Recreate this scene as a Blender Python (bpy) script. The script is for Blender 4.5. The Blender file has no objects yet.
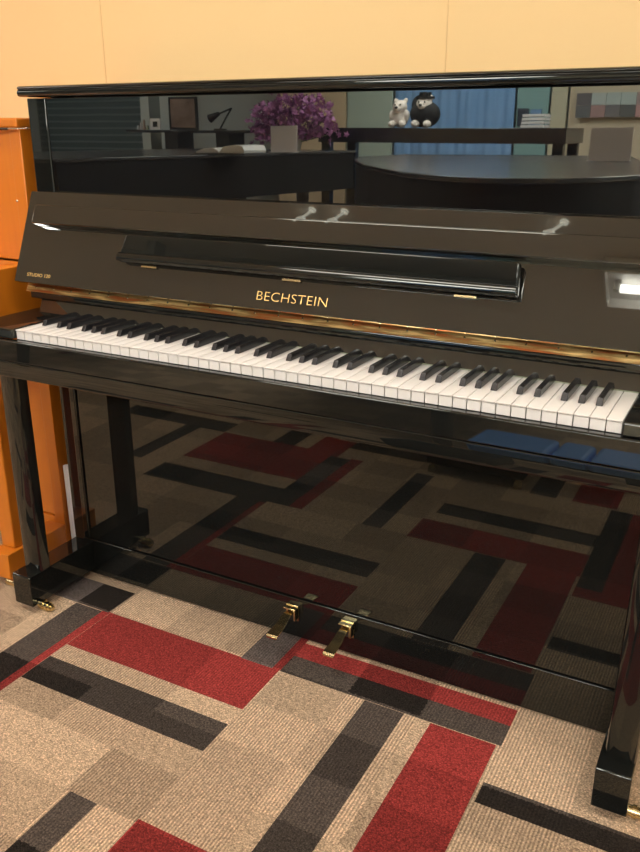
import bpy, bmesh, math, random
from mathutils import Vector, Matrix
random.seed(7)
S = bpy.context.scene
C = S.collection
PI = math.pi

# ---------------------------------------------------------------- materials
def nodes(name):
    m = bpy.data.materials.new(name); m.use_nodes = True
    nt = m.node_tree
    return m, nt, nt.nodes['Principled BSDF']

def mat(name, col, rough=.5, metal=0., ior=1.5, coat=0., emit=None, es=0., noise=None, bump=None, spec=None):
    m, nt, b = nodes(name)
    b.inputs['Base Color'].default_value = (*col, 1)
    b.inputs['Roughness'].default_value = rough
    b.inputs['Metallic'].default_value = metal
    b.inputs['IOR'].default_value = ior
    b.inputs['Coat Weight'].default_value = coat
    b.inputs['Coat Roughness'].default_value = .03
    if name.startswith('black_'): b.inputs['Specular Tint'].default_value = (.94, 1, .94, 1)
    if spec is not None: b.inputs['Specular IOR Level'].default_value = spec
    if emit:
        b.inputs['Emission Color'].default_value = (*emit, 1)
        b.inputs['Emission Strength'].default_value = es
    if noise:
        sc, col2 = noise
        tc = nt.nodes.new('ShaderNodeTexCoord'); n = nt.nodes.new('ShaderNodeTexNoise')
        n.inputs['Scale'].default_value = sc; n.inputs['Detail'].default_value = 4
        mx = nt.nodes.new('ShaderNodeMix'); mx.data_type = 'RGBA'
        mx.inputs[6].default_value = (*col, 1); mx.inputs[7].default_value = (*col2, 1)
        nt.links.new(tc.outputs['Object'], n.inputs['Vector'])
        nt.links.new(n.outputs['Fac'], mx.inputs[0]); nt.links.new(mx.outputs[2], b.inputs['Base Color'])
    if bump:
        sc, st, di = bump
        tc = nt.nodes.new('ShaderNodeTexCoord'); n = nt.nodes.new('ShaderNodeTexNoise')
        n.inputs['Scale'].default_value = sc; n.inputs['Detail'].default_value = 3
        bp = nt.nodes.new('ShaderNodeBump'); bp.inputs['Strength'].default_value = st; bp.inputs['Distance'].default_value = di
        nt.links.new(tc.outputs['Object'], n.inputs['Vector']); nt.links.new(n.outputs['Fac'], bp.inputs['Height'])
        nt.links.new(bp.outputs['Normal'], b.inputs['Normal'])
    return m

def polish(name, ior=1.65, base=(.0085, .0092, .0085), rough=.02):
    """high-gloss black polyester with the faint waviness of a polished board"""
    return mat(name, base, rough, ior=ior, bump=(3, .012, .01))
BLACK = polish('black_polish')
BLACKF = polish('black_fallboard', 2.1, (.014, .0125, .0105), .018)
BLACKU = polish('black_upper_panel', 2.7, (.004, .004, .005), .012)
EBONY = mat('ebony_satin', (.016, .016, .018), .24, ior=1.7)
DARKIN = mat('dark_inside', (.01, .01, .01), .7)
IVORY = mat('white_key', (.82, .80, .765), .22, bump=(60, .05, .001))
BRASS = mat('brass', (.82, .70, .42), .2, 1., noise=(40, (.70, .56, .28)))
STEEL = mat('steel', (.75, .74, .70), .2, 1.)
GOLDL = mat('gold_letter', (.90, .62, .22), .35, .6)
FELT = mat('green_grey_felt', (.33, .37, .27), .9)
WHITE = mat('white_card', (.80, .79, .80), .5, noise=(9, (.68, .67, .68)))
GREYSH = mat('grey_lamp_housing', (.55, .53, .50), .4)

def wood(name, a, b_, coat=.6):
    m, nt, b = nodes(name)
    tc = nt.nodes.new('ShaderNodeTexCoord'); mp = nt.nodes.new('ShaderNodeMapping')
    mp.inputs['Scale'].default_value = (14, 14, 1.6)
    n = nt.nodes.new('ShaderNodeTexNoise'); n.inputs['Scale'].default_value = 2.2; n.inputs['Detail'].default_value = 6
    n.inputs['Distortion'].default_value = .6
    mx = nt.nodes.new('ShaderNodeMix'); mx.data_type = 'RGBA'
    mx.inputs[6].default_value = (*a, 1); mx.inputs[7].default_value = (*b_, 1)
    nt.links.new(tc.outputs['Object'], mp.inputs['Vector']); nt.links.new(mp.outputs[0], n.inputs['Vector'])
    nt.links.new(n.outputs['Fac'], mx.inputs[0]); nt.links.new(mx.outputs[2], b.inputs['Base Color'])
    b.inputs['Roughness'].default_value = .35; b.inputs['Coat Weight'].default_value = coat; b.inputs['Coat Roughness'].default_value = .12
    return m
ORANGE = wood('orange_cherry_wood', (.72, .225, .014), (.56, .150, .008), .35)

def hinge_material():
    m, nt, b = nodes('brass_hinge_streaked')  # gold brass with brown and red streaks along its length
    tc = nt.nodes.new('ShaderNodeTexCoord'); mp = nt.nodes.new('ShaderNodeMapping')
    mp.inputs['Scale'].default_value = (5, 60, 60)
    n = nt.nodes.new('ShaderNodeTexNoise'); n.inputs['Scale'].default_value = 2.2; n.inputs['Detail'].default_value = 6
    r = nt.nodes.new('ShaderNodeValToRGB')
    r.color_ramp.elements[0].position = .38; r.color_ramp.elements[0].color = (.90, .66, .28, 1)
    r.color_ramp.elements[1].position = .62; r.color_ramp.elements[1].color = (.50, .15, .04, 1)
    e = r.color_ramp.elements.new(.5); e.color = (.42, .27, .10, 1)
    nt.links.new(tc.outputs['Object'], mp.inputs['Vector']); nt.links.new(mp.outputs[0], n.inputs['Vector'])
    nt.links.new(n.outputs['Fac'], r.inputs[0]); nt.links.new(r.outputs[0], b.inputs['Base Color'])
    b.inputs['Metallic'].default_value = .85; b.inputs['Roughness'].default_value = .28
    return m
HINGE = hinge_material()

def carpet(name, c1, c2, lo, hi, ribmix):
    """looped carpet tile: loops of a few millimetres, ribbed or plain by block, tones by woven block"""
    m, nt, b = nodes(name)
    N = nt.nodes.new; L = nt.links.new
    tc = N('ShaderNodeTexCoord'); sp = N('ShaderNodeSeparateXYZ'); L(tc.outputs['Object'], sp.inputs[0])
    def mth(op, a, v=None, c=None):
        n = N('ShaderNodeMath'); n.operation = op
        for i, q in enumerate((a, v, c)):
            if q is None: continue
            if isinstance(q, (int, float)): n.inputs[i].default_value = q
            else: L(q, n.inputs[i])
        return n.outputs[0]
    jx = N('ShaderNodeTexNoise'); jx.inputs['Scale'].default_value = 160
    L(tc.outputs['Object'], jx.inputs['Vector'])
    jit = mth('MULTIPLY', mth('SUBTRACT', jx.outputs['Fac'], .5), .012)
    gx = mth('FLOOR', mth('DIVIDE', mth('ADD', mth('SUBTRACT', sp.outputs[0], .1226), jit), .1575))
    gy = mth('FLOOR', mth('DIVIDE', mth('ADD', mth('ADD', sp.outputs[1], .398), jit), .118))
    cb = N('ShaderNodeCombineXYZ'); L(gx, cb.inputs[0]); L(gy, cb.inputs[1])
    wn = N('ShaderNodeTexWhiteNoise'); wn.noise_dimensions = '2D'; L(cb.outputs[0], wn.inputs['Vector'])
    vo = N('ShaderNodeTexVoronoi'); vo.inputs['Scale'].default_value = 380
    L(tc.outputs['Object'], vo.inputs['Vector'])
    vs_ = N('ShaderNodeSeparateColor'); L(vo.outputs['Color'], vs_.inputs[0]); sepv = vs_.outputs[0]
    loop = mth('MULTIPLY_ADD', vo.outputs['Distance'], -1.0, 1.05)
    fine = N('ShaderNodeTexNoise'); fine.inputs['Scale'].default_value = 260; fine.inputs['Detail'].default_value = 3
    L(tc.outputs['Object'], fine.inputs['Vector'])
    rib = mth('MULTIPLY_ADD', mth('SINE', mth('MULTIPLY', sp.outputs[0], 2*PI/.0063)), .5, .5)
    isrib = mth('MULTIPLY', mth('GREATER_THAN', wn.outputs['Color'] if False else mth('FRACT', mth('MULTIPLY', wn.outputs['Value'], 7.31)), .55), ribmix)
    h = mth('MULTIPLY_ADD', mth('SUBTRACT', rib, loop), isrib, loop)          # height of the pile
    wv = mth('DIVIDE', mth('FLOOR', mth('MULTIPLY', wn.outputs['Value'], 2.999)), 2.0)
    tone = mth('MULTIPLY_ADD', wv, hi-lo, lo)
    spk = mth('MULTIPLY_ADD', sepv, .62, .69)
    tone = mth('MULTIPLY', tone, spk)
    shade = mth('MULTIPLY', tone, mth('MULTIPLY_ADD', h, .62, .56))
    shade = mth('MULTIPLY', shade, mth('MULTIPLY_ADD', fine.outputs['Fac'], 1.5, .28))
    mx = N('ShaderNodeMix'); mx.data_type = 'RGBA'; mx.inputs[6].default_value = (*c1, 1); mx.inputs[7].default_value = (*c2, 1)
    f2 = N('ShaderNodeTexNoise'); f2.inputs['Scale'].default_value = 420; L(tc.outputs['Object'], f2.inputs['Vector'])
    L(f2.outputs['Fac'], mx.inputs[0])
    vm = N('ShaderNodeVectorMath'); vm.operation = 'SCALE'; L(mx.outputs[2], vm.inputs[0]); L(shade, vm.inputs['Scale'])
    L(vm.outputs[0], b.inputs['Base Color'])
    bp = N('ShaderNodeBump'); bp.inputs['Strength'].default_value = .6; bp.inputs['Distance'].default_value = .0022
    L(h, bp.inputs['Height']); L(bp.outputs['Normal'], b.inputs['Normal'])
    b.inputs['Roughness'].default_value = .95; b.inputs['Specular IOR Level'].default_value = .1
    return m
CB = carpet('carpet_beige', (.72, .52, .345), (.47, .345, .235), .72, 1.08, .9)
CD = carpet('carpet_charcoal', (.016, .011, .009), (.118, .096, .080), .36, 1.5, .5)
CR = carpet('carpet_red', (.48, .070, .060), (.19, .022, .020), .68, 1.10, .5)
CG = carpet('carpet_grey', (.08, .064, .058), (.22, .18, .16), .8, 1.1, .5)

# ---------------------------------------------------------------- mesh helpers
def newbm(): return bmesh.new()
def box(bm, x0, x1, y0, y1, z0, z1, bev=0, seg=3, M=None, which=None):
    r = bmesh.ops.create_cube(bm, size=1)
    vs = r['verts']
    for v in vs:
        v.co = Vector((x0+(v.co.x+.5)*(x1-x0), y0+(v.co.y+.5)*(y1-y0), z0+(v.co.z+.5)*(z1-z0)))
    if bev:
        es = list({e for v in vs for e in v.link_edges})
        if which: es = [e for e in es if which((e.verts[0].co+e.verts[1].co)/2, e.verts[0].co-e.verts[1].co)]
        rr = bmesh.ops.bevel(bm, geom=es, offset=bev, segments=seg, profile=.5, affect='EDGES')
        vs = list({v for f in rr['faces'] for v in f.verts} | {v for v in vs if v.is_valid})
    if M is not None:
        seen = set(); st = [v for v in vs if v.is_valid]
        while st:
            v = st.pop()
            if v in seen: continue
            seen.add(v)
            st += [e.other_vert(v) for e in v.link_edges]
        bmesh.ops.transform(bm, matrix=M, verts=list(seen))
def cyl(bm, p, q, r, n=16, r2=None):
    p, q = Vector(p), Vector(q); d = q-p
    M = Matrix.Translation((p+q)/2) @ d.to_track_quat('Z', 'Y').to_matrix().to_4x4()
    bmesh.ops.create_cone(bm, cap_ends=True, segments=n, radius1=r, radius2=r if r2 is None else r2, depth=d.length, matrix=M)
def ball(bm, c, r, sc=(1, 1, 1), sub=3):
    bmesh.ops.create_icosphere(bm, subdivisions=sub, radius=r, matrix=Matrix.Translation(c) @ Matrix.Diagonal((*sc, 1)))
def prism(bm, pts, axis, a, b):
    """extrude a closed outline: axis 'x' takes (y,z) points, axis 'z' takes (x,y) points"""
    f = (lambda p, t: (t, p[0], p[1])) if axis == 'x' else (lambda p, t: (p[0], p[1], t)) if axis == 'z' else (lambda p, t: (p[0], t, p[1]))
    A = [bm.verts.new(f(p, a)) for p in pts]; B = [bm.verts.new(f(p, b)) for p in pts]
    n = len(pts)
    bm.faces.new(A); bm.faces.new(B[::-1])
    for i in range(n): bm.faces.new((A[i], B[i], B[(i+1) % n], A[(i+1) % n]))
def obj(name, bm, m, parent=None, smooth=False, bevel=0, seg=3, keep=False):
    bmesh.ops.recalc_face_normals(bm, faces=bm.faces)
    me = bpy.data.meshes.new(name); bm.to_mesh(me); bm.free()
    o = bpy.data.objects.new(name, me); C.objects.link(o)
    for q in (m if isinstance(m, (list, tuple)) else [m]): me.materials.append(q)
    if bevel:
        bv = o.modifiers.new('bevel', 'BEVEL'); bv.width = bevel; bv.segments = seg; bv.limit_method = 'ANGLE'
        bv.angle_limit = math.radians(40); bv.harden_normals = False
    if smooth or bevel:
        for p in me.polygons: p.use_smooth = True
        me.set_sharp_from_angle(angle=math.radians(35))
    if parent:
        o.parent = parent; o.matrix_parent_inverse = Matrix.Translation(-parent_loc(parent))
    return o
def parent_loc(p):
    v = Vector((0, 0, 0))
    while p is not None:
        if p.parent is None: v = v+p.location
        p = p.parent
    return v if True else v
# children of a child mesh need no offset: only the root carries a location
def sub(name, bm, m, parent, **k):
    o = obj(name, bm, m, None, **k); o.parent = parent; return o
def bx(name, d, m, parent=None, bevel=.002, seg=3, child_of_part=False):
    bm = newbm(); box(bm, *d)
    return (sub if child_of_part else obj)(name, bm, m, parent, bevel=bevel, seg=seg)
def tag(o, label, cat, group=None, kind=None):
    o['label'] = label; o['category'] = cat
    if group: o['group'] = group
    if kind: o['kind'] = kind
    return o
def thing(name, label, cat, loc, group=None):
    o = bpy.data.objects.new(name, None); C.objects.link(o); o.location = loc
    o.empty_display_size = .1
    return tag(o, label, cat, group)
def struct(o): o['kind'] = 'structure'; return o

# ---------------------------------------------------------------- the room
X0, X1, Y0, Y1, ZC = -7.5, 3.2, -6.8, .58, 2.6
rects = [  # x0 x1 y0 y1 colour of the inlaid blocks of the carpet
 (.10, .122, -.40, .072, 'R'), (.1226, .5925, -.075, .070, 'R'), (.1226, .5925, -.208, -.125, 'D'),
 (.018, .10, -.40, .065, 'D'), (-.075, .018, .067, .165, 'G'), (.018, .117, .067, .165, 'D'), (-.36, .12, -.507, -.388, 'D'), (.12, .198, -.57, -.40, 'D'),
 (.12, .198, -.83, -.76, 'D'), (.12, .198, -.76, -.57, 'G'), (.198, .243, -.84, -.40, 'R'), (.015, .145, -1.30, -.83, 'R'), (-.345, .12, -.855, -.587, 'R'),
 (-.53, -.462, -.86, -.50, 'D'), (-.86, -.35, -.955, -.855, 'D'), (-.135, -.045, -1.03, -.855, 'D'),
 (.145, .53, -1.02, -.93, 'D'), (.447, .508, -.83, -.398, 'D'),
 (.437, .490, -1.1, -.398, 'X'),
 (.592, 1.075, -.52, -.390, 'R'), (.937, 1.068, -.52, .065, 'R'), (.795, .881, -.388, .066, 'D'),
 (.612, 1.09, -.65, -.572, 'D'), (1.076, 1.14, -.84, -.335, 'D'), (1.14, 1.42, -.84, -.30, 'R'), (1.076, 1.42, -.335, -.285, 'R'),
 (1.076, 1.55, -.088, -.036, 'D'), (.822, .905, -1.06, -.848, 'D'), (.955, 1.09, -1.06, -.85, 'R'),
 (.575, .594, .070, .206, 'R'), (.594, 1.077, .129, .181, 'R'), (.594, 1.077, .067, .129, 'D'), (.495, .575, .067, .24, 'G'),
 (.117, .13, .16, .30, 'B'),
]
rects = [r for r in rects if r[4] != 'X']
# the same woven layout repeats beyond the part seen, in other places of the showroom
for k in range(40):
    x = random.uniform(-6.5, 2.8); y = random.uniform(-6.3, -1.4)
    c = random.choice('RDDB')
    if random.random() < .5: rects.append((x, x+.475, y, y+random.choice((.08, .14)), c))
    else: rects.append((x, x+random.choice((.08, .13)), y, y+.475, c))
xs = sorted({X0, X1} | {r[0] for r in rects} | {r[1] for r in rects})
ys = sorted({Y0, Y1} | {r[2] for r in rects} | {r[3] for r in rects})
bm = newbm()
V = [[bm.verts.new((x, y, 0)) for y in ys] for x in xs]
ci = {'B': 0, 'D': 1, 'R': 2, 'G': 3}
for i in range(len(xs)-1):
    for j in range(len(ys)-1):
        f = bm.faces.new((V[i][j], V[i+1][j], V[i+1][j+1], V[i][j+1]))
        cx, cy = (xs[i]+xs[i+1])/2, (ys[j]+ys[j+1])/2
        for r in rects:
            if r[0] < cx < r[1] and r[2] < cy < r[3]: f.material_index = ci[r[4]]
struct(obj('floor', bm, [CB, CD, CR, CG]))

def wallmat():
    m, nt, b = nodes('yellow_wall_paint')
    N = nt.nodes.new; L = nt.links.new
    tc = N('ShaderNodeTexCoord'); n = N('ShaderNodeTexNoise'); n.inputs['Scale'].default_value = 1.2; n.inputs['Detail'].default_value = 3
    mx = N('ShaderNodeMix'); mx.data_type = 'RGBA'; mx.inputs[6].default_value = (.90, .645, .315, 1); mx.inputs[7].default_value = (.86, .61, .29, 1)
    L(tc.outputs['Object'], n.inputs['Vector']); L(n.outputs['Fac'], mx.inputs[0]); L(mx.outputs[2], b.inputs['Base Color'])
    n2 = N('ShaderNodeTexNoise'); n2.inputs['Scale'].default_value = 300; bp = N('ShaderNodeBump'); bp.inputs['Strength'].default_value = .15; bp.inputs['Distance'].default_value = .001
    L(tc.outputs['Object'], n2.inputs['Vector']); L(n2.outputs['Fac'], bp.inputs['Height']); L(bp.outputs['Normal'], b.inputs['Normal'])
    b.inputs['Roughness'].default_value = .6
    return m
YW = wallmat()
GW = mat('grey_wall_paint', (.46, .50, .50), .7, noise=(1.5, (.42, .46, .46)))
CE = mat('ceiling_tile', (.72, .685, .63), .8, noise=(30, (.67, .63, .58)))
bm = newbm(); box(bm, X0, X1, Y1, Y1+.1, 0, ZC); struct(obj('wall_back', bm, YW))
bm = newbm(); box(bm, X0, X1, Y0-.1, Y0, 0, ZC); struct(obj('wall_front', bm, GW))
bm = newbm(); box(bm, X0-.1, X0, Y0, Y1, 0, ZC); struct(obj('wall_left', bm, GW))
bm = newbm(); box(bm, X1, X1+.1, Y0, Y1, 0, ZC); struct(obj('wall_right', bm, GW))
bm = newbm(); box(bm, X0, X1, Y0, Y1, ZC, ZC+.1); struct(obj('ceiling', bm, CE))
# seams between the yellow wall boards
for k, x in enumerate((-.2115, .7135)):
    bm = newbm(); box(bm, x-.0009, x+.0009, Y1-.0015, Y1+.001, 1.0, ZC); struct(obj('trim_%d' % (k+1), bm, mat('seam', (.82, .58, .28), .7)))

# ---------------------------------------------------------------- the black upright piano
P = thing('upright_piano', 'black high-gloss upright piano with open fallboard in front of the yellow wall', 'piano', (.612, .2, 0))
SX0, SX1 = -.1225, 1.3465                       # outer faces of the sides
ST = .054
for s in (0, 1):
    a, b_ = (SX0, SX0+ST) if s == 0 else (SX1-ST, SX1)
    bm = newbm()
    prism(bm, [(.2185, .012), (.545, .012), (.545, 1.1515), (.2185, 1.1515)], 'x', a, b_)
    obj('side_panel', bm, BLACK, P, bevel=.0022)
    # arm carrying the keyboard
    bm = newbm()
    prism(bm, [(.2175, .672), (-.010, .672), (-.006, .6895), (0, .693), (.2175, .693)], 'x', a, SX0+.1205 if s == 0 else SX1)
    if s == 1:
        bm.free(); bm = newbm()
        prism(bm, [(.2175, .672), (-.010, .672), (-.006, .6895), (0, .693), (.2175, .693)], 'x', 1.2262, SX1)
    obj('key_block', bm, BLACK, P, bevel=.0015)
# lid, rounded along its front
bm = newbm()
prof = [(.545, 1.1545), (.545, 1.1765), (.215, 1.1765), (.2095, 1.1745), (.2075, 1.172), (.2105, 1.169), (.2075, 1.1665), (.2065, 1.162), (.2085, 1.1565), (.2135, 1.1545)]
prism(bm, prof, 'x', -.1385, 1.3625); obj('lid', bm, BLACK, P, bevel=.0012, seg=2)
bx('upper_panel', (SX0+ST+.0012, SX1-ST-.0012, .2205, .238, .93, 1.1515), BLACKU, P, .0015)
bx('top_rail', (-.004, SX1-ST-.002, .24, .27, 1.10, 1.1545), DARKIN, P, 0)
bx('back_frame', (SX0+ST+.001, SX1-ST-.001, .33, .53, .05, 1.13), DARKIN, P, 0)
# keybed and key slip lean back a little towards the top
bm = newbm(); prism(bm, [(-.0200, .6265), (-.0171, .6685), (-.0145, .6705), (-.004, .6705), (-.004, .6265)], 'x', SX0, SX1)
obj('key_slip', bm, BLACK, P, bevel=.0012)
bm = newbm(); prism(bm, [(-.0200, .590), (-.0212, .594), (-.0190, .6225), (-.017, .6248), (.217, .6248), (.217, .590)], 'x', SX0, SX1)
obj('keybed', bm, BLACK, P, bevel=.0012)
bx('key_frame', (-.0015, 1.2260, .002, .2, .6252, .6700), DARKIN, P, 0)
# lower front
for x in (-.0575, 1.2635): bx('panel_batten', (x, x+.018, .1855, .2125, .1055, .5895), BLACK, P, .0035)
bx('lower_panel', (-.0385, 1.2625, .1915, .210, .1055, .5895), BLACK, P, .002)
bx('plinth', (SX0+ST+.006, SX1-ST-.006, .1885, .214, .004, .1035), BLACK, P, .0025)
bx('bottom_board', (SX0+ST, SX1-ST, .2145, .33, .004, .05), DARKIN, P, 0)
# toe blocks, legs, casters
for s, x in ((0, -.0882), (1, 1.2549)):
    bm = newbm(); prism(bm, [(-.0238, .0205), (-.0238, .0965), (-.0215, .0987), (.188, .0987), (.188, .0205)], 'x', x, x+.0574)
    tb = obj('toe_block', bm, BLACK, P, bevel=.002)
    lx = x+.0034 if s == 0 else x+.0072
    bm = newbm()
    w, y0, y1 = (.0535 if s == 0 else .0500), .0075, .042
    def ring(z, dx, ex=0):
        pts = []
        n = 7                               # rounded front, square back
        for i in range(n):
            a = PI+i/(n-1)*PI
            pts.append((lx+w/2+(w/2-.006)*math.cos(a)*1.0-0+(-.006 if math.cos(a) < -.01 else .006 if math.cos(a) > .01 else 0), y0+.011+.011*math.sin(a)))
        pts += [(lx+w, y1), (lx, y1)]
        return [bm.verts.new((p[0]+dx, p[1], z)) for p in pts]
    rs = [ring(.0985, 0), ring(.12, .0002*s), ring(.5898, .005*s)]
    for a, b_ in zip(rs, rs[1:]):
        for i in range(len(a)): bm.faces.new((a[i], a[(i+1) % len(a)], b_[(i+1) % len(a)], b_[i]))
    bm.faces.new(rs[0][::-1]); bm.faces.new(rs[-1])
    obj('leg', bm, BLACK, P, smooth=True)
    for cy_ in (.006,):
        cx_ = (-.021 if s == 0 else 1.3155)
        bm = newbm()
        for d0, d1, r in ((-.022, -.018, .006), (-.018, -.010, .0095), (-.010, -.003, .0118), (-.003, .003, .0095), (.003, .010, .0118), (.010, .018, .0095), (.018, .022, .006)):
            cyl(bm, (cx_+d0, cy_, .0120), (cx_+d1, cy_, .0120), r, 24)
        cyl(bm, (cx_-.012, cy_+.010, .012), (cx_-.012, cy_+.010, .0215), .004, 12)
        sub('caster', bm, BRASS, tb, smooth=True)
# pedals
for x in (.5575, .6955):
    bm = newbm()
    path = [(.2, .070), (.182, .074), (.168, .0765), (.157, .0745), (.146, .069), (.134, .065), (.122, .063), (.108, .062), (.098, .0600), (.0945, .0560)]
    hw = [.009, .009, .0095, .010, .0108, .0116, .0124, .0132, .0136, .0128]
    th = .0045
    R = []
    for (y, z), h in zip(path, hw): R.append([bm.verts.new((x+a*h, y, z+b_)) for a, b_ in ((-1, 0), (1, 0), (1, -th), (-1, -th))])
    for a, b_ in zip(R, R[1:]):
        for i in range(4): bm.faces.new((a[i], a[(i+1) % 4], b_[(i+1) % 4], b_[i]))
    bm.faces.new(R[0]); bm.faces.new(R[-1][::-1])
    pd = obj('pedal', bm, BRASS, P, bevel=.0012, seg=2)
    bm = newbm()                                 # slotted brass plate the pedal comes out of
    box(bm, x-.0155, x-.0105, .1845, .1885, .048, .084); box(bm, x+.0105, x+.0155, .1845, .1885, .048, .084)
    box(bm, x-.0155, x+.0155, .1845, .1885, .0805, .087)
    box(bm, x+.0105, x+.0155, .170, .1885, .056, .084); box(bm, x-.0155, x+.0155, .171, .1885, .0815, .0848)
    sub('pedal_plate', bm, BRASS, pd, bevel=.001, seg=2)
    bm = newbm(); box(bm, x-.0105, x+.0105, .1868, .1887, .046, .0805); sub('pedal_slot', bm, DARKIN, pd)
# keys
K = .02355
for k in range(52):
    bm = newbm()
    a, b_ = k*K+.0006, (k+1)*K-.0006
    box(bm, a, b_, 0, .152, .6884, .6908, .0006, 2)
    box(bm, a+.0004, b_-.0004, .0016, .151, .6708, .6871)
    obj('white_key', bm, IVORY, P, smooth=True)
kk = 0
for k in range(51):
    n = 'ABCDEFG'[k % 7]
    if n in 'BE': continue
    off = {'C': -.0022, 'D': .0022, 'F': -.0030, 'G': 0, 'A': .0030}[n]
    cx_ = (k+1)*K+off
    bm = newbm()
    lo = [(cx_-.0055, .0535), (cx_+.0055, .0535), (cx_+.0055, .151), (cx_-.0055, .151)]
    hi = [(cx_-.0044, .0600), (cx_+.0044, .0600), (cx_+.0044, .151), (cx_-.0044, .151)]
    A = [bm.verts.new((p[0], p[1], .6908)) for p in lo]; B = [bm.verts.new((p[0], p[1], .7030)) for p in hi]
    bm.faces.new(A[::-1]); bm.faces.new(B)
    for i in range(4): bm.faces.new((A[i], A[(i+1) % 4], B[(i+1) % 4], B[i]))
    obj('black_key', bm, EBONY, P, bevel=.0013, seg=3)
bx('key_felt', (.0, 1.2246, .1495, .1520, .6909, .6945), FELT, P, 0)
# name board behind the keys, leaning back, then the black rail and the long brass hinge
bm = newbm(); prism(bm, [(.1485, .6935), (.1611, .7235), (.178, .7235), (.178, .6935)], 'x', -.083, 1.31)
obj('name_board', bm, BLACKF, P)
bm = newbm(); prism(bm, [(.1515, .7235), (.150, .7250), (.150, .7365), (.1520, .7395), (.205, .7395), (.205, .7235)], 'x', -.105, 1.33)
obj('hinge_rail', bm, BLACK, P, bevel=.0008)
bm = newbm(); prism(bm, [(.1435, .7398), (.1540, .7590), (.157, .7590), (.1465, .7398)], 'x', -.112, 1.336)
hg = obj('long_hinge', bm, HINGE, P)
bm = newbm(); cyl(bm, (-.112, .1515, .7600), (1.336, .1515, .7600), .0022, 10); sub('hinge_knuckle', bm, BRASS, hg, smooth=True)
hn = Vector((0, -.0192, .0105)).normalized()
for k in range(27):
    c = Vector((-.085+k*.0535, .14875, .7494)); bm = newbm()
    cyl(bm, c, c+hn*.0012, .0026, 12, .0018); sub('screw', bm, BRASS, hg, smooth=True)
# fallboard, standing open and leaning on the upper panel
vdir = Vector((0, .42, 1)).normalized(); ndir = Vector((0, -1, .42)).normalized()
F = Matrix(((1, 0, 0, 0), (0, vdir.y, ndir.y, .12), (0, vdir.z, ndir.z, .765), (0, 0, 0, 1)))
def fb(name, pts, n0, n1, m, parent, bev, seg=3, s=False):
    bm = newbm(); prism(bm, pts, 'z', n0, n1)
    bmesh.ops.transform(bm, matrix=F, verts=bm.verts)
    return (sub if s else obj)(name, bm, m, parent, bevel=bev, seg=seg)
def rr(x0, x1, y0, y1, r, n=5):
    out = []
    for cx_, cy_, a0 in ((x1-r, y0+r, -90), (x1-r, y1-r, 0), (x0+r, y1-r, 90), (x0+r, y0+r, 180)):
        for i in range(n+1):
            a = math.radians(a0+90*i/n); out.append((cx_+r*math.cos(a), cy_+r*math.sin(a)))
    return out
fbd = fb('fallboard', rr(-.1205, 1.3445, .0, .2075, .004), -.014, 0, BLACKF, P, .0012)
lip = fb('fallboard_lip', rr(-.077, 1.301, .1285, .1710, .005), .0002, .0240, BLACKF, fbd, .0028, 4, True)
for x in (.05, .6, 1.2): fb('lip_spacer', [(x, .140), (x+.04, .140), (x+.04, .165), (x, .165)], -.001, .0055, DARKIN, fbd, 0, 2, True)
bm = newbm(); prism(bm, [(.1835, .064), (1.0185, .064), (1.0215, .068), (1.0195, .118), (1.015, .1215), (.204, .1215), (.196, .118), (.1805, .071)], 'z', -.0065, .0065)
bmesh.ops.transform(bm, matrix=F @ Matrix.Translation((0, .064, .0090)) @ Matrix.Rotation(math.radians(10.8), 4, 'X') @ Matrix.Translation((0, -.064, 0)), verts=bm.verts)
md = obj('music_desk', bm, BLACK, P, bevel=.0055, seg=6)
bm = newbm(); prism(bm, [(.066, .003), (.0835, .003), (.0835, .0065), (.0825, .0105), (.0795, .0138), (.0755, .0152), (.070, .0152), (.0665, .0140)], 'x', .1825, 1.0205)
bmesh.ops.transform(bm, matrix=F @ Matrix.Translation((0, .064, .0090)) @ Matrix.Rotation(math.radians(10.8), 4, 'X') @ Matrix.Translation((0, -.064, 0)), verts=bm.verts)
sub('desk_ledge', bm, BLACK, md, bevel=.0012, seg=3)
for x0 in (.234, .572, .911):
    fb('desk_hinge', [(x0, .0575), (x0+.04, .0575), (x0+.04, .0622), (x0, .0622)], .0, .0050, BRASS, md, .0006, 2, True)
def lettering(txt, x, v, height, width, m, parent, name='lettering', bold=0):
    cu = bpy.data.curves.new('t', 'FONT'); cu.body = txt; cu.size = 1; cu.extrude = 0; cu.resolution_u = 4
    cu.offset = bold; cu.space_character = 1.03
    t = bpy.data.objects.new('t', cu); C.objects.link(t)
    bpy.context.view_layer.update()
    me = bpy.data.meshes.new_from_object(t.evaluated_get(bpy.context.evaluated_depsgraph_get()))
    bpy.data.objects.remove(t)
    bm = newbm(); bm.from_mesh(me)
    xs_ = [q.co.x for q in bm.verts]; ys_ = [q.co.y for q in bm.verts]
    w, h = max(xs_)-min(xs_), max(ys_)-min(ys_)
    for q in bm.verts: q.co = Vector(((q.co.x-min(xs_))/w*width+x, (q.co.y-min(ys_))/h*height+v, .0004))
    bmesh.ops.transform(bm, matrix=F, verts=bm.verts)
    return sub(name, bm, m, parent)
l1 = lettering('BECHSTEIN', .5215, .0170, .0172, .1515, GOLDL, fbd, bold=-.014); l1['label'] = 'gold maker name lettering'
l2 = lettering('STUDIO 120', -.0845, .0150, .0075, .0700, GOLDL, fbd, bold=.004); l2['label'] = 'small gold model lettering'

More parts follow.
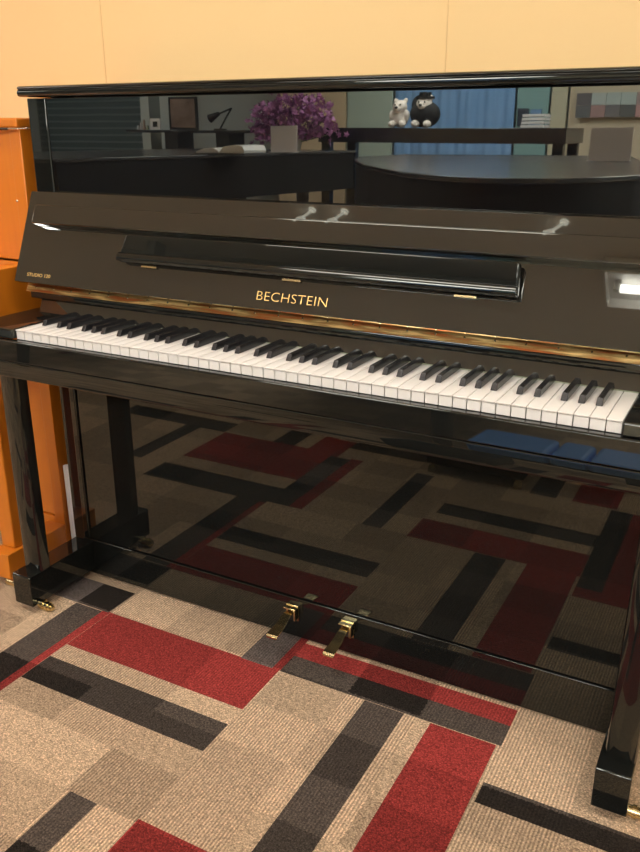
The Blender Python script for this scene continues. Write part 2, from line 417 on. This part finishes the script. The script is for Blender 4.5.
# ---------------------------------------------------------------- the orange wood piano beside it
OX = -.170
Q = thing('upright_piano', 'orange-brown wooden upright piano standing left of the black piano', 'piano', (-.9, .25, 0))
for a, b_ in ((OX-.035, OX), (-1.64, -1.605)):
    bm = newbm()
    prism(bm, [(.232, .02), (.56, .02), (.56, 1.089), (.232, 1.089), (.230, .80), (.205, .787), (-.03, .785), (-.055, .765), (-.055, .64), (-.03, .61), (.232, .60)], 'x', a, b_)
    obj('side_panel', bm, ORANGE, Q, bevel=.002)
bx('lid', (-1.66, OX+.004, .222, .56, 1.091, 1.112), ORANGE, Q, .004)
bx('upper_panel', (-1.604, OX-.036, .236, .256, .79, 1.088), ORANGE, Q, .002)
bx('fallboard', (-1.604, OX-.036, -.045, .235, .70, .7875), ORANGE, Q, .006)
bx('keybed', (-1.604, OX-.036, -.05, .235, .61, .698), ORANGE, Q, .003)
bx('lower_panel', (-1.604, OX-.036, .24, .258, .11, .608), ORANGE, Q, .002)
bx('plinth', (-1.604, OX-.036, .234, .262, .01, .108), ORANGE, Q, .002)
for x in (OX-.06, -1.64):
    tb = bx('toe_block', (x, x+.06, .036, .2315, .024, .094), ORANGE, Q, .003)
    bx('leg', (x+.004, x+.050, .07, .112, .0945, .6095), ORANGE, Q, .004)
    bm = newbm(); cyl(bm, (x+.036, .05, .012), (x+.066, .05, .012), .012, 20); cyl(bm, (x+.04, .058, .014), (x+.04, .066, .0245), .006, 12)
    sub('caster', bm, BRASS, tb, smooth=True)
bm = newbm(); ball(bm, (-.2035, .2335, .929), .0042); k_ = obj('panel_knob', bm, STEEL, Q, smooth=True)
# thin black and chrome rod lying under the lid edge
t = thing('metal_rod', 'thin black and chrome rod across the top of the orange piano', 'rod', (-.22, .205, 1.09))
bm = newbm(); cyl(bm, (-.60, .215, 1.0885), (-.188, .2145, 1.0885), .0030, 12); obj('grip', bm, EBONY, t, smooth=True)
bm = newbm(); cyl(bm, (-.190, .2145, 1.0885), (-.125, .2135, 1.0895), .0018, 12); obj('rod', bm, STEEL, t, smooth=True)
# white board standing in the gap between the pianos
bm = newbm()
prism(bm, [(-.1635, 0.001), (-.127, 0.001), (-.129, .268), (-.1655, .261)], 'y', .243, .252)
for x in (-.158, -.150, -.142, -.134): prism(bm, [(x-.0008, .003), (x+.0008, .003), (x-.0012, .262), (x-.0028, .262)], 'y', .2418, .244)
tag(obj('white_board', bm, WHITE), 'narrow ribbed white board standing in the gap between the two pianos', 'board')

# ---------------------------------------------------------------- ceiling lights
EM = mat('lamp_tube', (1, 1, 1), .5, emit=(1, .93, .86), es=14)
EP = mat('fill_panel', (1, 1, 1), .5, emit=(1, .92, .82), es=11.0)
EPF = mat('fill_panel_far', (1, 1, 1), .5, emit=(1, .95, .90), es=26.0)  # stronger fill, to brighten the showroom mirrored in the upper panel
t = thing('ceiling_lamp', 'open fluorescent trough lamp with one bright tube, mirrored in the fallboard', 'lamp', (1.3, -2.19, 2.6))
bm = newbm()
for a, b_ in (((.69, -2.04), (.69, -2.34)),):
    box(bm, .69, 1.93, -2.34, -2.04, 2.585, 2.599)
    box(bm, .69, .70, -2.34, -2.04, 2.53, 2.585); box(bm, 1.92, 1.93, -2.34, -2.04, 2.53, 2.585)
    box(bm, .69, 1.93, -2.34, -2.33, 2.53, 2.585); box(bm, .69, 1.93, -2.05, -2.04, 2.53, 2.585)
obj('housing', bm, mat('white_enamel', (.75, .74, .72), .4), t)
for y in (-2.19,):
    bm = newbm(); cyl(bm, (.765, y, 2.545), (1.855, y, 2.545), .02, 20); obj('tube', bm, EM, t, smooth=True)
    for x in (.735, 1.855): bm = newbm(); box(bm, x, x+.03, y-.012, y+.012, 2.53, 2.585); obj('socket', bm, GREYSH, t)
wh = [('near the black piano', .1, -.75), ('near the orange piano', -3.5, -.3), ('right end of the room', 2.4, -.9),
      ('above the long grand piano', -.6, -3.7), ('left of the left grand piano', -5.5, -2.5), ('right of the long grand piano', 2.2, -3.9),
      ('above the blue curtain', -1.2, -4.95), ('above the grey desk', -6.2, -4.9), ('above the chequered panel', 1.2, -5.0), ('left corner of the room', -6.2, -1.0)]
for nm, x, y in wh:  # fill lamps added on the ceiling to light the room
    t = thing('ceiling_lamp', 'flat square-edged fill lamp added '+nm, 'lamp', (x, y, 2.6), 'added fill lamps')
    bm = newbm(); box(bm, x-.62, x+.62, y-.32, y+.32, 2.57, 2.599); obj('frame', bm, mat('fill_frame', (.7, .7, .7), .5), t)
    bm = newbm(); box(bm, x-.6, x+.6, y-.3, y+.3, 2.564, 2.5695); obj('diffuser', bm, EPF if y < -3 else EP, t)
SPOTM = mat('lamp_silver', (.9, .88, .82), .3, emit=(1, .95, .85), es=1.6)
for x, nm in ((-.82, 'left one of the close pair'), (-.63, 'right one of the close pair'), (.50, 'single one near the trough lamp')):
    t = thing('ceiling_spotlight', 'small silver ceiling spotlight on a bent arm, '+nm, 'spotlight', (x, -1.82, 2.6), 'ceiling spotlights')
    bm = newbm(); cyl(bm, (x+.02, -1.785, 2.5985), (x+.02, -1.785, 2.590), .020, 16); cyl(bm, (x+.02, -1.785, 2.592), (x-.03, -1.80, 2.55), .0075, 12); obj('arm', bm, SPOTM, t, smooth=True)
    bm = newbm(); cyl(bm, (x-.02, -1.80, 2.552), (x-.06, -1.815, 2.543), .014, 20, .019); obj('lamp_head', bm, SPOTM, t, smooth=True)

# ---------------------------------------------------------------- the showroom behind the camera
def outline(ctrl, n=8):
    out = []; N = len(ctrl)
    for i in range(N):
        p0, p1, p2, p3 = [Vector(ctrl[(i+d) % N]) for d in (-1, 0, 1, 2)]
        for k in range(n):
            t_ = k/n
            v = .5*((2*p1)+(p2-p0)*t_+(2*p0-5*p1+4*p2-p3)*t_**2+(3*p1-p0-3*p2+p3)*t_**3)
            out.append((v.x, v.y))
    return out
def shrink(pts, d):
    cx_ = sum(p[0] for p in pts)/len(pts); cy_ = sum(p[1] for p in pts)/len(pts)
    out = []
    for p in pts:
        v = Vector((p[0]-cx_, p[1]-cy_)); v *= 1-d/v.length; out.append((cx_+v.x, cy_+v.y))
    return out
GLID = mat('black_satin_lid', (.05, .05, .056), .22, ior=1.7)
RIM = mat('dark_satin_rim', (.010, .010, .010), .45, ior=1.35)
def grand(label, pts, legs, loc):
    g = thing('grand_piano', label, 'piano', loc, 'closed black grand pianos')
    bm = newbm(); prism(bm, pts, 'z', .905, .925); obj('lid', bm, GLID, g, bevel=.004)
    bm = newbm(); prism(bm, shrink(pts, .02), 'z', .62, .904); obj('rim', bm, RIM, g, smooth=True)
    for x, y in legs:
        bm = newbm(); cyl(bm, (x, y, .62), (x, y, .06), .055, 20, .035); lg = obj('leg', bm, BLACK, g, smooth=True)
        bm = newbm(); cyl(bm, (x-.02, y, .03), (x+.02, y, .03), .03, 20); sub('caster', bm, BRASS, lg, smooth=True)
    return g
pts = []
ctrl = [(-.43, -2.18), (0, -1.62), (.31, -1.37), (.52, -1.36), (.74, -1.5), (.9, -1.85)]
sm = []
for i in range(len(ctrl)-1):
    p0, p1, p2, p3 = [Vector(ctrl[min(max(i+d, 0), len(ctrl)-1)]) for d in (-1, 0, 1, 2)]
    for k in range(8):
        t_ = k/8; v = .5*((2*p1)+(p2-p0)*t_+(2*p0-5*p1+4*p2-p3)*t_**2+(3*p1-p0-3*p2+p3)*t_**3); sm.append((v.x, v.y))
gp = [(-1.0, -4.05), (-1.0, -3.3), (-.78, -2.78)]+sm+[(.9, -1.85), (.93, -2.2), (.47, -4.35)]
grand('long black grand piano with closed lid and rounded tail, seen mirrored at right', gp, [(.42, -1.62), (-.75, -3.8), (.35, -4.1)], (.1, -3, 0))
gp2 = [(-2.4, -2.1), (-1.80, -4.9), (-3.3, -4.95), (-3.55, -4.4), (-3.75, -3.2), (-3.6, -2.3), (-3.2, -2.0)]
grand('wide black grand piano with closed lid under the purple flowers, mirrored at left', gp2, [(-2.55, -2.4), (-2.2, -4.7), (-3.3, -4.4)], (-2.9, -3.5, 0))
# sign cards
def card(label, x, y, w, h, z=.9255):
    t = thing('sign_card', label, 'sign', (x, y, z), 'table sign cards')
    bm = newbm(); box(bm, x-w/2, x+w/2, y-.004, y+.004, z+.004, z+h); box(bm, x-w/2, x+w/2, y-.03, y+.04, z, z+.004); obj('card', bm, mat('card_paper', (.62, .58, .58), .35), t)
    return t
card('white sign card standing on the rounded lid of the long grand piano', .518, -3.3, .222, .172)
card('white sign card standing in front of the purple flowers', -1.99, -4.05, .23, .19)
# flowers
t = thing('flower_arrangement', 'arched bunch of purple flowers standing on the left grand piano', 'flowers', (-2.18, -4.5, .926))
PUR = mat('purple_petal', (.24, .07, .22), .6, noise=(14, (.50, .22, .44)))
bm = newbm()
for k in range(760):
    a = random.random(); u = a*PI*.95
    cx_ = -2.16-.33*math.cos(u)+random.gauss(0, .055); cz = 1.02+.27*math.sin(u)**.8+random.gauss(0, .045)
    c = Vector((cx_, -4.5+random.gauss(0, .07), max(cz, .98)))
    if k % 2: rr_ = random.random()**.5; c = Vector((-2.16-.30*rr_*math.cos(u), -4.5+random.gauss(0, .06), 1.0+.25*rr_*math.sin(u)))
    ax = Vector((random.uniform(-1, 1), random.uniform(-1, 1), random.uniform(-.5, 1))).normalized(); q = ax.to_track_quat('Z', 'Y')
    cen = bm.verts.new(c); ring_ = []
    for i in range(10):
        r = .030 if i % 2 == 0 else .015
        ring_.append(bm.verts.new(c+q @ Vector((r*math.cos(i*PI/5), r*math.sin(i*PI/5), .009 if i % 2 == 0 else .002))))
    for i in range(10): bm.faces.new((cen, ring_[i], ring_[(i+1) % 10]))
o = obj('blossoms', bm, PUR, t); o['kind'] = 'stuff'
bm = newbm()
for k in range(14):
    u = (k+.5)/14*PI; cyl(bm, (-2.16, -4.5, .98), (-2.16-.31*math.cos(u), -4.5, 1.02+.24*math.sin(u)), .004, 6)
obj('stems', bm, mat('stem_green', (.10, .18, .06), .7), t)
bm = newbm(); cyl(bm, (-2.16, -4.5, .926), (-2.16, -4.5, 1.04), .05, 20, .075); obj('vase', bm, mat('vase_cream', (.6, .55, .45), .4), t, smooth=True)
# open book on the left grand piano
t = thing('book', 'thick open book with curled pages lying on the left grand piano', 'book', (-1.98, -3.45, .926))
bm = newbm(); prism(bm, [(-2.28, .926), (-1.86, .926), (-1.86, .934), (-2.28, .934)], 'y', -3.6, -3.3); obj('cover', bm, mat('book_cover', (.06, .06, .07), .4), t)
bm = newbm()
prism(bm, [(-2.27, .9345), (-2.08, .9345), (-2.08, .95), (-2.12, .968), (-2.2, .965), (-2.27, .945)], 'y', -3.59, -3.31)
prism(bm, [(-2.07, .9345), (-1.87, .9345), (-1.865, .955), (-1.88, .985), (-1.93, .990), (-2.03, .978), (-2.07, .95)], 'y', -3.59, -3.31)
obj('pages', bm, mat('book_paper', (.72, .72, .70), .5), t, bevel=.004)
# third instrument: upright along the far side, bears and papers on it
U = thing('console_table', 'long black table with a thick top far behind, carrying plush bears', 'table', (-1.15, -5.3, 0))
bx('table_top', (-2.2, -.1, -5.6, -4.98, .985, 1.1), EBONY, U, .004)
for x in (-2.18, -.2):
    for y in (-5.58, -5.08): bx('leg', (x, x+.08, y, y+.08, .001, .9845), BLACK, U, .004)
def bear(name, label, c, s, m, m2, nose):
    t = thing(name, label, 'plush toy', c, None)
    x, y, z = c
    bm = newbm()
    ball(bm, (x, y, z+.085*s), .085*s, (1, .9, 1)); ball(bm, (x, y+.02*s, z+.20*s), .072*s, (1.08, 1, .95))
    for a in (-1, 1):
        ball(bm, (x+a*.055*s, y, z+.262*s), .026*s, (1, .6, 1)); ball(bm, (x+a*.085*s, y+.03*s, z+.115*s), .035*s, (.8, .9, 1.6)); ball(bm, (x+a*.06*s, y+.09*s, z+.035*s), .037*s, (1, 1.5, .9))
    ball(bm, (x, y+.085*s, z+.185*s), .034*s, (1.1, 1, .8))
    o = obj('body', bm, m, t)
    rm = o.modifiers.new('r', 'REMESH'); rm.mode = 'VOXEL'; rm.voxel_size = .007; rm.use_smooth_shade = True
    bm = newbm(); ball(bm, (x, y+.118*s, z+.195*s), .013*s, (1.3, .8, 1))
    obj('nose', bm, nose, t, smooth=True)
    bm = newbm()
    for a in (-1, 1): ball(bm, (x+a*.028*s, y+.086*s, z+.223*s), .008*s)
    obj('eyes', bm, nose, t, smooth=True)
    if m2:
        bm = newbm(); ball(bm, (x, y-.004, z+.12*s), .112*s, (1.3, 1.0, 1.05)); ball(bm, (x-.03, y-.01, z+.20*s), .085*s, (1.2, .8, 1.1)); cyl(bm, (x, y, z+.255*s), (x, y, z+.275*s), .085*s, 20); cyl(bm, (x, y, z+.27*s), (x, y, z+.31*s), .055*s, 20)
        obj('coat_and_hat', bm, m2, t, smooth=True)
    return t
FW = mat('white_plush', (.78, .72, .66), .95, bump=(90, .8, .006))
FBK = mat('black_cloth', (.02, .02, .022), .9)
NS = mat('plush_nose', (.01, .01, .01), .3)
bear('plush_bear', 'small white plush bear with black nose beside the black dressed one', (-1.50, -5.12, 1.101), .80, FW, None, NS)
bear('plush_bear', 'plush bear dressed in a black coat and hat on the far black table', (-1.30, -5.16, 1.101), .88, FW, FBK, NS)
for k in range(4):
    bm = newbm(); box(bm, -.46+.003*k, -.28+.002*k, -5.2, -5.02, 1.101+.026*k, 1.101+.026*k+.02, .002, 1)
    tag(obj('paper_stack', bm, mat('paper_white', (.75, .76, .76), .5)), ['lowest', 'second lowest', 'second highest', 'topmost'][k]+' white paper bundle of the pile on the far black table', 'papers', 'white paper bundles')
# dividers, curtain and panels along the far side
def slab(name, label, cat, x0, x1, y, z0, z1, m, group=None):
    bm = newbm(); box(bm, x0, x1, y-.03, y, z0, z1, .004, 1)
    return tag(obj(name, bm, m), label, cat, group)
slab('room_divider', 'beige room divider behind the purple flowers', 'divider', -3.40, -2.60, -6.3, 0, 2.2, mat('divider_beige', (.62, .50, .34), .8), 'room dividers')
slab('room_divider', 'pale green room divider left of the blue curtain', 'divider', -2.58, -2.09, -6.3, 0, 2.2, mat('divider_green', (.42, .52, .46), .8), 'room dividers')
# blue curtain with folds
bm = newbm(); n = 90; fr = []; bk = []
for i in range(n+1):
    x = -2.06+1.18*i/n; y = -6.3+.010*math.sin(i*.37)+.006*math.sin(i*.9)
    fr.append([bm.verts.new((x, y, z)) for z in (.02, 2.3)]); bk.append([bm.verts.new((x, y-.012, z)) for z in (.02, 2.3)])
for i in range(n):
    for A in (fr, bk): bm.faces.new((A[i][0], A[i+1][0], A[i+1][1], A[i][1]))
    bm.faces.new((fr[i][0], fr[i+1][0], bk[i+1][0], bk[i][0])); bm.faces.new((fr[i][1], fr[i+1][1], bk[i+1][1], bk[i][1]))
tag(obj('curtain', bm, mat('blue_cloth', (.10, .27, .56), .8, noise=(1.5, (.30, .48, .75))), smooth=True), 'bright blue curtain hanging behind the plush bears', 'curtain')
slab('notice_board', 'teal notice board right of the blue curtain', 'board', -.86, -.57, -6.3, 0, 2.0, mat('teal', (.20, .36, .37), .7))
for k, (x0, z0, x1, z1, c) in enumerate(((-.84, 1.12, -.74, 1.27, (.03, .04, .06)), (-.72, 1.12, -.62, 1.26, (.15, .28, .5)))):
    slab('picture', ['dark photo print at the left on the teal board', 'blue photo print at the right on the teal board'][k], 'photo', x0, x1, -6.26, z0, z1, mat('print%d' % k, c, .4), 'photo prints')
slab('room_divider', 'olive beige room divider at the right of the teal board', 'divider', -.55, -.41, -6.3, 0, 2.2, mat('divider_olive', (.46, .45, .34), .8), 'room dividers')
slab('room_divider', 'wide sand coloured room divider carrying the chequered panel', 'divider', -.39, 1.4, -6.3, 0, 2.2, mat('divider_sand', (.50, .44, .33), .8), 'room dividers')
cols = [(.10, .11, .12), (.33, .40, .40), (.40, .24, .24), (.30, .20, .20), (.34, .42, .42), (.10, .10, .11), (.14, .14, .15), (.28, .22, .22), (.36, .42, .42), (.09, .10, .10)]
t = thing('tiled_picture', 'wall panel chequered in grey, rose and black squares', 'panel', (.1, -6.25, 1.2))
for r in range(2):
    for c in range(5):
        bm = newbm(); box(bm, -.32+c*.125, -.32+(c+1)*.125-.002, -6.268, -6.25, 1.19+r*.10, 1.19+(r+1)*.10-.002)
        obj('square', bm, mat('sq%d%d' % (r, c), cols[(r*5+c*3) % 10], .7), t)
# desk with small things
D_ = thing('desk', 'narrow dark desk in front of the grey wall, mirrored at far left', 'desk', (-4.35, -6.1, 0))
bx('desk_top', (-5.12, -3.6, -6.35, -5.9, 1.055, 1.083), EBONY, D_, .003)
for x in (-4.66, -3.98): bx('leg', (x, x+.17, -6.3, -6.0, .001, 1.0545), EBONY, D_, .003)
t = thing('picture', 'dark framed picture standing on the narrow desk', 'picture', (-4.4, -6.1, 1.084))
bm = newbm(); box(bm, -4.66, -4.28, -6.12, -6.10, 1.084, 1.42); obj('frame', bm, EBONY, t)
bm = newbm(); box(bm, -4.63, -4.31, -6.0999, -6.096, 1.11, 1.40); obj('print', bm, mat('print_art', (.10, .06, .05), .5, noise=(9, (.35, .25, .2))), t)
t = thing('small_frame', 'small white frame with a black square on the narrow desk', 'frame', (-4.72, -5.95, 1.084))
bm = newbm(); box(bm, -4.80, -4.67, -5.96, -5.94, 1.084, 1.20); obj('frame', bm, WHITE, t)
bm = newbm(); box(bm, -4.765, -4.705, -5.9398, -5.936, 1.115, 1.17); obj('print', bm, DARKIN, t)
t = thing('desk_lamp', 'black bent desk lamp at the end of the narrow desk', 'lamp', (-3.95, -6.05, 1.084))
bm = newbm(); cyl(bm, (-3.95, -6.05, 1.084), (-3.95, -6.05, 1.10), .07, 20); obj('base', bm, EBONY, t, smooth=True)
bm = newbm(); cyl(bm, (-3.95, -6.05, 1.10), (-3.80, -6.05, 1.30), .009, 10); cyl(bm, (-3.80, -6.05, 1.30), (-3.98, -6.05, 1.24), .009, 10); obj('arm', bm, EBONY, t, smooth=True)
bm = newbm(); cyl(bm, (-3.96, -6.05, 1.25), (-4.08, -6.05, 1.20), .02, 16, .045); obj('shade', bm, EBONY, t, smooth=True)
for k in range(6):
    x = -5.02+k*.045
    bm = newbm(); cyl(bm, (x, -6.0, 1.084), (x, -6.0, 1.13+.03*(k % 3)), .018, 12, .010)
    tag(obj('figurine', bm, mat('fig%d' % k, random.choice(((.35, .25, .2), (.5, .5, .5), (.2, .25, .2))), .5), smooth=True), 'small figurine in the row at the left end of the narrow desk', 'figurine', 'figurines on the narrow desk')
# grey pillar and dark window
bm = newbm(); box(bm, -5.22, -5.10, -6.5, -6.3, 0, ZC-.001); struct(obj('trim_3', bm, mat('pillar_grey', (.38, .42, .41), .7)))
bm = newbm(); box(bm, -7.3, -5.4, -6.795, -6.75, .4, 2.2); w = struct(obj('window_1', bm, mat('dark_glass', (.05, .075, .08), .25)))
bm = newbm()
for k in range(22): box(bm, -7.28, -5.42, -6.748, -6.735, .45+k*.08, .45+k*.08+.022)
sub('blind', bm, mat('blind_slat', (.09, .12, .13), .5), w)
# bench added for the blue reflection in the key slip; low black stool on casters
B_ = thing('reflection_bench', 'made-up bench with a bright blue seat, giving the key slip its blue reflection', 'bench', (.93, -1.3, 0))
BL = mat('reflected_blue', (.17, .42, 1.0), .45)
for a, b_ in ((.66, .90), (.91, 1.01), (1.02, 1.17)):  # split so that dark breaks show in the blue reflection
    bm = newbm(); box(bm, a, b_, -1.34, -1.13, .20, .365); obj('cushion', bm, BL, B_, bevel=.015)
bx('seat_frame', (.67, 1.16, -1.33, -1.14, .16, .199), BLACK, B_, .003)
for x in (.675, 1.115):
    for y in (-1.325, -1.185): bx('leg', (x, x+.04, y, y+.04, .001, .1595), BLACK, B_, .003)
St = thing('low_stool', 'low black stool on four small brass casters', 'stool', (.63, -.98, 0))
bx('top', (.47, .80, -1.11, -.85, .035, .20), BLACK, St, .006)
for x in (.49, .78):
    for y in (-1.09, -.862):
        bm = newbm(); cyl(bm, (x-.012, y, .013), (x+.012, y, .013), .0125, 16); cyl(bm, (x, y, .018), (x, y, .0345), .006, 10); obj('caster', bm, BRASS, St, smooth=True)

# ---------------------------------------------------------------- world, camera, colour
w = bpy.data.worlds.new('w'); S.world = w; w.use_nodes = True
w.node_tree.nodes['Background'].inputs[0].default_value = (1, .95, .9, 1); w.node_tree.nodes['Background'].inputs[1].default_value = .3
cd = bpy.data.cameras.new('camera'); cam = bpy.data.objects.new('camera', cd); C.objects.link(cam)
cd.sensor_fit = 'VERTICAL'; cd.sensor_height = 24; cd.lens = 825.674*24/852
cd.clip_start = .01
yaw, pitch = -.4925, .3446
cam.location = (1.3704, -1.1976, 1.0868)
cam.rotation_euler = (PI/2-pitch, 0, -yaw)
S.camera = cam
S.view_settings.view_transform = 'Standard'; S.view_settings.look = 'None'; S.view_settings.gamma = 1
S.view_settings.use_curve_mapping = False
S.view_settings.exposure = 0.18
S.cycles.use_denoising = True
S.cycles.max_bounces = 8; S.cycles.diffuse_bounces = 4; S.cycles.glossy_bounces = 5
S.cycles.sample_clamp_indirect = 6
